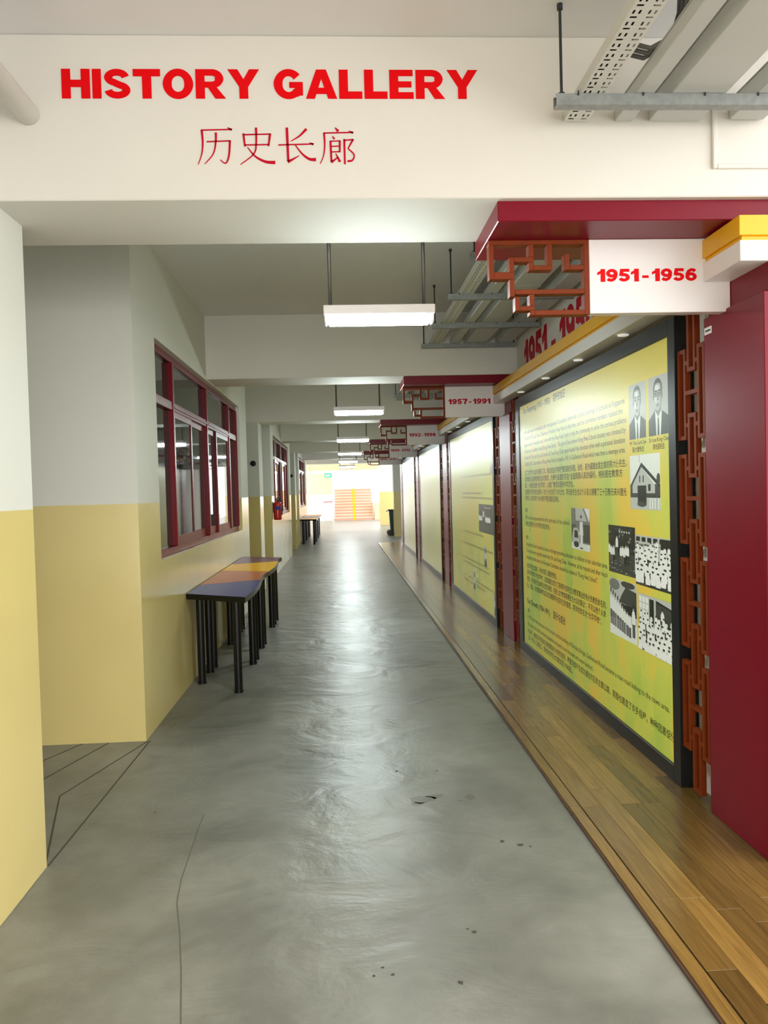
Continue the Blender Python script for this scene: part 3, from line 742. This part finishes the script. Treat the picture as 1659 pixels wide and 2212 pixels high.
def board(n):
    dy = BAY * n; a, b = 3.757 + dy, 7.262 + dy; z0, z1 = .0125, 2.382; t = .085
    lab = ['yellow-green history panel in black frame with portraits and school photos, beside the 1951-1956 sign',
           'yellow-green panel in black frame just past the 1957-1991 sign', 'pale reflective panel in black frame just past the 1992-1998 sign',
           'pale reflective panel in black frame at the far end of the timber floor'][n]
    root = thing('display_board', (1.7, (a + b) / 2, .0125), lab, 'display board', 'framed history panels')
    xf, xb = 1.67, XW - .002
    B(xf, xb, a, a + t, z0, z1, c=.002).build('frame_side', 'black_frame', root); B(xf, xb, b - t * 1.6, b, z0, z1, c=.002).build('frame_side', 'black_frame', root)
    B(xf, xb, a + t, b - t * 1.6, z0, z0 + t, c=.002).build('frame_rail', 'black_frame', root); B(xf, xb, a + t, b - t * 1.6, z1 - t, z1, c=.002).build('frame_rail', 'black_frame', root)
    po = B(XP, XP + .01, a + t, b - t * 1.6, z0 + t, z1 - t).build('printed_panel', 'poster%d' % n, root)
    B(1.6745, 1.6775, a + t, b - t * 1.6, z0 + t, z1 - t).build('glass', 'board_glass', root)
    if n == 0:
        for s, ya, yb, z, cap, bold in TEXT:
            m = MB(); pt(m, s, ya, yb, z, cap, bold); m.build('printed_line', 'print_black', root)
        portrait(4.403, 4.16, False).build(root, 1); portrait(4.12, 3.869, True).build(root, 1)
        h = Photo(4.403, 3.982, 1.407, 1.715)     # house
        h.rect(1, 0, 1, 0, .30); h.rect(3, 0, 1, .22, .46); h.poly(4, [(.02, .46), (.40, .86), (1, .46), (.98, .40), (.40, .78), (.06, .43)])
        h.poly(1, [(.08, .44), (.40, .78), (.84, .44), (.84, .30), (.08, .30)]); h.rect(4, .26, .56, .08, .44); h.rect(3, .32, .36, .5, .62); h.rect(3, .44, .48, .5, .62)
        h.rect(4, .62, .70, .34, .46); h.poly(3, ell(.95, .55, .06, .1)); h.rect(3, .33, .34, .86, 1); h.poly(3, ell(.40, .10, .16, .05))
        for s in (.66, .74, .82, .93): h.rect(0, s, s + .035, .02, .22); h.poly(4, ell(s + .017, .24, .02, .03, 8))
        h.build(root, 0)
        c = Photo(5.57, 5.155, 1.094, 1.39)       # man beside a car
        c.rect(0, 0, 1, 0, .16); c.rect(2, 0, 1, .16, .70); c.rect(1, .0, 1, .70, 1); c.rect(3, 0, .24, .30, 1)
        for s in (.05, .12, .19): c.rect(1, s, s + .02, .6, 1)
        c.poly(0, [(.70, 1), (1, 1), (1, .72)]); c.poly(4, [(.66, 1), (.71, 1), (.92, .70), (.88, .70)]); c.rect(3, .64, 1, .20, .62)
        c.poly(1, [(.04, .14), (.44, .14), (.46, .38), (.34, .52), (.12, .52), (.05, .36)]); c.poly(4, [(.15, .28), (.38, .28), (.33, .46), (.17, .46)]); c.poly(4, ell(.26, .12, .15, .075))
        c.rect(4, .48, .63, .03, .10); c.poly(0, [(.49, .06), (.63, .06), (.62, .42), (.50, .42)]); c.poly(0, [(.44, .36), (.66, .36), (.63, .68), (.48, .68)]); c.poly(1, ell(.55, .76, .045, .06)); c.poly(4, ell(.55, .80, .048, .04))
        c.build(root, 2)
        field_photo(4.787, 4.347, 1.006, 1.300, 3).build(root, 3)
        classroom_photo(4.344, 3.838, .977, 1.261, 5, False).build(root, 2)
        line_photo(4.786, 4.339, .616, .968, 8).build(root, 1)
        classroom_photo(4.309, 3.838, .612, .930, 11, True).build(root, 3)
    elif n == 1:
        r = random.Random(21); y1 = b - .2
        words = ['Expansion of the school', 'a new block of classrooms', 'the school continued to grow', 'bilingual education was introduced', 'pupils enrolled in both sessions']
        for z in (2.02, 1.96, 1.90, 1.84, 1.70, 1.48, 1.42, .96, .80, .60, .54, .36, .30):
            m = MB(); ln = .9 + .9 * r.random(); s = '  '.join(r.sample(words, 3)); pt(m, s, y1 - 1.0, y1 - 1.0 - ln - .5, z, .032); m.build('printed_line', 'print_black', root)
        field_photo(a + 1.05, a + .12, 1.02, 1.36, 31).build(root, 2)
        for (yy, zz) in ((a + .75, .62), (a + 1.55, .25), (a + .28, 1.72), (a + .22, .12)):
            p = Photo(yy, yy - .16, zz, zz + .24); p.poly(3, [(0, 0), (1, 0), (.8, .4), (.2, .4)]); p.poly(0, ell(.5, .6, .22, .26)); p.poly(4, ell(.5, .78, .24, .14)); p.build(root, 1)
    return root
for n in range(4):
    board(n)
    dy = BAY * n; s = SIGNS[n].replace(' ', ''); s2 = SIGNS[n + 1].replace(' ', '')
    far = ' at the far end' if n == 3 else ''
    fret_screen(3.752 + dy, 3.470 + dy, 'brown fretwork strip between the %s pillar and its framed panel%s' % (s, far), n < 2)
    fret_screen(7.555 + dy, 7.268 + dy, 'brown fretwork strip before the pillar of the %s sign, past the %s panel' % (s2, s), n < 1)

# ---------------------------------------------------------------- cable trays and hangers
def perforated_tray(y0, y1, label, holes):
    root = thing('cable_tray', (.9525, (y0 + y1) / 2, 2.972), label, 'cable tray', 'perforated cable trays')
    xa, xb = .905, 1.000; z = 2.972
    m = MB(); m.box(xa, xa + .002, y0, y1, z, z + .04); m.box(xb - .002, xb, y0, y1, z, z + .04); m.build('side_flange', 'tray_white', root)
    if not holes: B(xa + .002, xb - .002, y0, y1, z, z + .0015).build('base', 'tray_white', root); return
    # slotted plate: rows of four short slots, then two cross slots
    m = MB(); xs = [xa + .002, .915, .922, .934, .941, .9645, .9715, .983, .990, xb - .002]
    xt = [xa + .002, .916, .938, .967, .989, xb - .002]
    per = .058; y = y0
    def cells(ys0, ys1, X, skip):
        for i in range(len(X) - 1):
            if i in skip: continue
            m.add([(X[i], ys0, z), (X[i + 1], ys0, z), (X[i + 1], ys1, z), (X[i], ys1, z)], [(0, 1, 2, 3)])
    while y < y1 - 1e-4:
        e = lambda a: min(y + a, y1)
        cells(e(0), e(.008), [xs[0], xs[-1]], ()); cells(e(.008), e(.026), xs, (1, 3, 5, 7)); cells(e(.026), e(.039), [xs[0], xs[-1]], ())
        cells(e(.039), e(.047), xt, (1, 3)); cells(e(.047), e(.058), [xs[0], xs[-1]], ()); y += per
    m.build('slotted_base', 'tray_white', root)
    for i in range(4): MB().tube([(.918 + .0165 * i, y0, z + .0095), (.918 + .0165 * i, y1, z + .0095)], .0085, 8).build('cable', 'black', root, smooth=True)
def trunk(xa, xb, h, y0, y1, label, joint=()):
    root = thing('trunking', ((xa + xb) / 2, (y0 + y1) / 2, 2.972), label, 'trunking', 'grey cable trunking')
    B(xa, xb, y0, y1, 2.9725, 2.972 + h, c=.003).build('body', 'trunk_grey', root)
    B(xa - .003, xb + .003, y0, y1, 2.972 + h, 2.975 + h).build('lid', 'trunk_grey', root)
    for y in joint: B(xa - .002, xb + .002, y - .03, y + .03, 2.9712, 2.9724).build('joint_plate', 'trunk_grey', root)
    return root
spans = [(-2.0, 2.998, 'before the title beam'), (3.532, 7.598, 'above the first year sign'), (8.132, 12.198, 'above the second year sign'), (12.732, 16.798, 'above the third year sign')]
for k, (y0, y1, w) in enumerate(spans):
    perforated_tray(y0, y1, 'pale slotted cable tray under the ceiling ' + w, k < 2)
    trunk(1.108, 1.178, .05, y0, y1, 'narrow grey trunking beside the slotted tray ' + w)
    t3 = trunk(1.243, 1.448, .075, y0, y1, 'wide grey trunking in the middle of the cable run ' + w, ((1.2, 2.2) if k == 0 else (y0 + 1.9,)))
    t4 = trunk(1.561, 1.700, .07, y0, min(y1, 2.984) if k == 0 else y1, 'grey trunking nearest the right wall ' + w)
    if k == 1:
        for t, s, x, y in ((t3, 'LAN', 1.33, 4.95), (t4, 'ELE', 1.60, 5.0)):
            m = MB(); place(m, s, lambda u, v, d: (u, y - v, 2.9706), x, x + .055, 0, .028, bold=.03); m.build('marking', 'print_black', t)
def hanger(y, x0, x1, label):
    root = thing('strut_hanger', ((x0 + x1) / 2, y, 2.93), label, 'hanger', 'steel struts carrying the cable trays')
    m = MB(); m.box(x0, x1, y - .0205, y - .018, 2.93, 2.971); m.box(x0, x1, y + .018, y + .0205, 2.93, 2.971); m.box(x0, x1, y - .018, y + .018, 2.93, 2.933)
    m.box(x0, x1, y - .018, y - .011, 2.968, 2.971); m.box(x0, x1, y + .011, y + .018, 2.968, 2.971)
    m.build('channel', 'galv', root)
    for x in (x0 + .025, x1 - .02):
        r = MB().tube([(x, y, 2.935), (x, y, ZC)], .0055, 8).build('threaded_rod', 'dark_steel', root)
        MB().tube([(x, y, 2.9712), (x, y, 2.982)], .012, 6).build('nut', 'dark_steel', r)
        MB().tube([(x, y, ZC - .02), (x, y, ZC)], .011, 8).build('anchor', 'dark_steel', r)
    for x in (x0 + .08, x0 + .32, x0 + .55, x0 + .75):
        MB().tube([(x, y - .024, 2.962), (x, y - .024, 2.978)], .003, 6).build('bolt', 'dark_steel', root)
hl_ = [(2.80, 'galvanised strut carrying the trays right in front of the title beam'), (1.2, 'second galvanised strut in the bay before the title beam'),
       (3.75, 'galvanised strut just behind the title beam'), (4.64, 'galvanised strut above the first fretwork sign'), (5.62, 'second galvanised strut past the first sign'),
       (6.60, 'third galvanised strut past the first sign'), (7.50, 'galvanised strut right before the second beam'),
       (8.4, 'galvanised strut just behind the second beam'), (9.4, 'galvanised strut above the second sign'), (10.4, 'second galvanised strut past the second sign'), (11.4, 'third galvanised strut past the second sign')]
for y, lab in hl_: hanger(y, .815, 1.745, lab)
cbm = MB()
for k in range(3):
    cbm.tube([(1.02 + .0, 2.62 + .03 * k, 3.06), (1.09, 2.60 + .03 * k, 3.03), (1.16, 2.58 + .03 * k, 3.06), (1.20, 2.56 + .03 * k, 3.16), (1.205, 2.55 + .03 * k, ZC)], .008, 8)
tag(cbm.build('cable_bundle', 'cable', smooth=True), 'grey cables looping from the slotted tray up to the ceiling', 'cables')
tag(B(1.225, 1.240, 2.52, 2.66, 3.10, ZC, c=.003).build('conduit_box', 'white_paint'), 'white vertical conduit where the cable loop meets the ceiling', 'conduit')

# ---------------------------------------------------------------- hanging lights
def light(n, label):
    y = 3.94 + BAY * n; x0, x1 = -.066, .496; warm = n < 0
    root = thing('ceiling_light', ((x0 + x1) / 2, y, 2.398), label, 'light fitting', 'hanging tube lights')
    B(x0, x1, y - .066, y + .066, 2.44, 2.486, c=.003).build('housing', 'white_gloss', root)
    for x in (x0 + .004, x1 - .016): B(x, x + .012, y - .045, y + .045, 2.402, 2.4395, c=.002).build('end_cap', 'white_gloss', root)
    B(x0 + .018, x1 - .018, y - .042, y + .042, 2.398, 2.4392, c=.014).build('diffuser', 'lens_warm' if warm else 'lens', root)
    for x in (-.031, .448):
        MB().tube([(x, y, 2.4865), (x, y, ZC)], .0095, 12).build('conduit', 'conduit', root, smooth=True)
names = ['in the bay before the title beam', 'right behind the title beam', 'in the second bay, past the 1957-1991 sign', 'in the third bay, past the 1992-1998 sign',
         'in the fourth bay, past the first 1999-2012 sign', 'in the fifth bay, past the last year sign', 'in the sixth bay, by the wheeled bin', 'in the last bay, before the stairs']
for k, n in enumerate(range(-1, 7)): light(n, 'white tube light on two conduits ' + names[k])

# ---------------------------------------------------------------- tables
def table(poly, colour, label, group):
    cx = sum(p[0] for p in poly) / 4; cy = sum(p[1] for p in poly) / 4
    root = thing('trapezoid_table', (cx, cy, 0), label, 'table', group)
    (bl, br, tr, tl) = poly
    def outline(k):
        pts = []
        sh = lambda p: (cx + (p[0] - cx) * k, cy + (p[1] - cy) * (1 - (1 - k) * .6))
        pts.append(sh(bl)); n = 8; bul = .022 * (1 if (tr[1] - br[1]) > (tl[1] - bl[1]) else -1)
        for i in range(n + 1):
            t = i / n; x = br[0] + bul * math.sin(math.pi * t); y = br[1] + (tr[1] - br[1]) * t; pts.append(sh((x, y)))
        pts.append(sh(tl)); return pts
    MB().prism(outline(1.0), .715, .759).build('tabletop', 'black', root)
    MB().prism(outline(.988), .759, .7605).build('laminate', 'lam_' + colour, root)
    inset = .085
    for (p, sx, sy) in ((bl, 1, 1), (br, -1, 1), (tr, -1, -1), (tl, 1, -1)):
        x = p[0] + sx * inset; y = p[1] + sy * .10
        lg = MB().lathe(x, y, [(.036, .0), (.036, .02), (.0325, .024), (.0325, .7145)], 16).build('leg', 'black', root, smooth=False)
near = [('blue', [(-1.278, 6.29), (-.765, 5.96), (-.765, 7.145), (-1.278, 6.88)], 'blue topped table with black legs, end of the row under the first window'),
        ('orange', [(-1.278, 6.886), (-.765, 7.152), (-.765, 7.87), (-1.278, 8.12)], 'orange topped table between the blue and yellow tables'),
        ('yellow', [(-1.278, 8.126), (-.765, 7.877), (-.765, 9.065), (-1.278, 8.83)], 'yellow topped table between the orange and purple tables'),
        ('purple', [(-1.278, 8.836), (-.765, 9.072), (-.765, 9.57), (-1.278, 9.88)], 'purple topped table at the far end of the colourful row')]
for c, p, l in near: table(p, c, l, 'coloured tables under the first window')
for k in range(5):
    c = ['yellow', 'purple', 'blue', 'orange', 'yellow'][k]
    y = 23.15 + k * .99
    s = .16 if k % 2 == 0 else -.16
    p = [(-1.278, y + s), (-.77, y - s), (-.77, y + .985 + s), (-1.278, y + .985 - s)]
    table(p, c, 'black legged table in the row under the farthest window', 'tables under the farthest window')

# ---------------------------------------------------------------- small things along the corridor
ex = thing('fire_extinguisher', (-1.205, 14.45, 1.06), 'red fire extinguisher on the wall before the second window', 'extinguisher')
MB().lathe(-1.205, 14.45, [(.060, 1.062), (.074, 1.075), (.076, 1.10), (.076, 1.345), (.066, 1.385), (.035, 1.405), (.022, 1.415)], 20).build('cylinder', 'ext_red', ex, smooth=True)
MB().lathe(-1.205, 14.45, [(.022, 1.4155), (.022, 1.445), (.014, 1.45)], 12).build('valve', 'dark_steel', ex)
MB().tube([(-1.225, 14.45, 1.452), (-1.19, 14.43, 1.475), (-1.16, 14.42, 1.49)], .009, 8).build('handle', 'black', ex)
MB().tube([(-1.185, 14.43, 1.435), (-1.13, 14.40, 1.42), (-1.115, 14.385, 1.34), (-1.118, 14.38, 1.15)], .009, 8).build('hose', 'black', ex)
lb = MB(); 
for k in range(6):
    a0, a1 = -1.9 + k * .2, -1.9 + (k + 1) * .2
    P = lambda a, z: (-1.205 + .0766 * math.cos(a), 14.45 + .0766 * math.sin(a), z)
    lb.add([P(a0, 1.25), P(a1, 1.25), P(a1, 1.32), P(a0, 1.32)], [(0, 1, 2, 3)])
lb.build('blue_label', 'lam_blue', ex)
B(XL + .0005, -1.275, 14.40, 14.50, 1.20, 1.40).build('wall_bracket', 'dark_steel', ex)
for y, lab in ((BEAMS[3], 'small black dome on the recessed column after the first window'), (BEAMS[5], 'small black dome on the far column after the second window')):
    s = thing('dome_sensor', (-1.375, y, 2.01), lab, 'sensor')
    MB().tube([(-1.375, y - .0005, 2.035), (-1.375, y - .02, 2.035)], .045, 14).build('base_ring', 'black', s)
    MB().tube([(-1.375, y - .0205, 2.035), (-1.375, y - .045, 2.035), (-1.375, y - .055, 2.035)], [.036, .030, .010], 14).build('dome', 'black', s, smooth=True)

bn = thing('wheeled_bin', (1.78, 26.75, 0), 'dark green wheeled bin behind the far column', 'bin')
m = MB(); 
m.add([(1.660, 26.52, .10), (2.010, 26.52, .10), (2.010, 26.88, .10), (1.660, 26.88, .10), (1.615, 26.48, .86), (2.060, 26.48, .86), (2.060, 26.94, .86), (1.615, 26.94, .86)],
      [(0, 3, 2, 1), (4, 5, 6, 7), (0, 1, 5, 4), (1, 2, 6, 5), (2, 3, 7, 6), (3, 0, 4, 7)])
m.build('body', 'green_plastic', bn)
B(1.560, 2.080, 26.46, 26.96, .8605, .905, c=.015).build('lid', 'black', bn)
MB().tube([(1.560, 26.5, .84), (1.530, 26.5, .85), (1.530, 26.9, .85), (1.560, 26.9, .84)], .014, 8).build('handle', 'black', bn)
MB().tube([(1.640, 26.48, .10), (1.640, 26.95, .10)], .012, 8).build('axle', 'black', bn)
for y in (26.45, 26.89): MB().tube([(1.635, y, .10), (1.635, y + .055, .10)], .0995, 18).build('wheel', 'black', bn)
B(1.680, 2.000, 26.5, 26.6, 0.0, .0995).build('foot', 'green_plastic', bn)

es = thing('exit_sign', (-.61, 36.0, 2.24), 'green hanging exit sign before the stairs', 'exit sign')
B(-.775, -.445, 35.98, 36.02, 2.24, 2.44, c=.004).build('sign_face', 'exit_green', es)
B(-.775, -.445, 35.975, 36.025, 2.4405, 2.50, c=.004).build('housing', 'white_gloss', es)
m = MB(); place(m, 'EXIT', lambda u, v, d: (u, 35.979, v), -.73, -.49, 2.28, .11, bold=.03); m.build('letters', 'white_gloss', es)
MB().tube([(-.61, 36.0, 2.5005), (-.61, 36.0, ZC)], .008, 8).build('rod', 'conduit', es)
el = thing('hanging_lamp', (-1.62, 39.9, 2.42), 'small pale emergency lamp hanging at the left end of the far header', 'lamp')
MB().tube([(-1.62, 39.9, 2.72), (-1.62, 39.9, ZC)], .012, 8).build('stem', 'conduit', el)
MB().lathe(-1.62, 39.9, [(.03, 2.45), (.07, 2.5), (.07, 2.68), (.03, 2.719)], 14).build('shade', 'cream', el)

# ---------------------------------------------------------------- stairs at the end
sx0, sx1 = -.47, 1.75
stt = thing('staircase', ((sx0 + sx1) / 2, 43.5, 0), 'pink stairs with white nosings and a yellow centre line at the corridor end', 'stairs')
for k in range(11):
    y = 42.0 + .28 * k; z = .158 * k
    s = B(sx0, sx1, y, 45.4, z, z + .158).build('step', 'step_pink', stt)
    B(sx0, sx1, y - .012, y + .06, z + .120, z + .160).build('nosing', 'step_white', s)
    B(.60, .74, y - .014, y + .30, z + .001, z + .1615).build('centre_line', 'line_yellow', s)
struct(B(1.76, 2.3, 41.9, 45.4, 0, .9).build('wall_stair', 'cream'))
for x, lab in ((1.70, 'right stair handrail by the low cream wall'), (-.42, 'left stair handrail beside the cream wall')):
    h = thing('handrail', (x, 43.5, 0), lab, 'handrail')
    MB().tube([(x, 41.9, .95), (x, 42.05, .98), (x, 44.85, 2.62)], .025, 8).build('rail', 'pale', h)
    for t in (0, .5, 1):
        yy = 42.15 + 2.6 * t; zz = .158 * (1 + int((yy - 42.0) / .28)); MB().tube([(x, yy, zz + .004), (x, yy, .98 + (yy - 42.05) * .5857)], .016, 8).build('post', 'pale', h)
rr = thing('barrier_rail', (-.9, 41.0, 0), 'thin pink rail in front of the left end wall', 'rail')
MB().tube([(-1.0, 41.0, 1.03), (-.48, 41.0, 1.05)], .02, 8).build('rail', 'ext_red', rr)
for x in (-.97, -.52): MB().tube([(x, 41.0, 0.0), (x, 41.0, 1.02)], .016, 8).build('post', 'pale', rr)
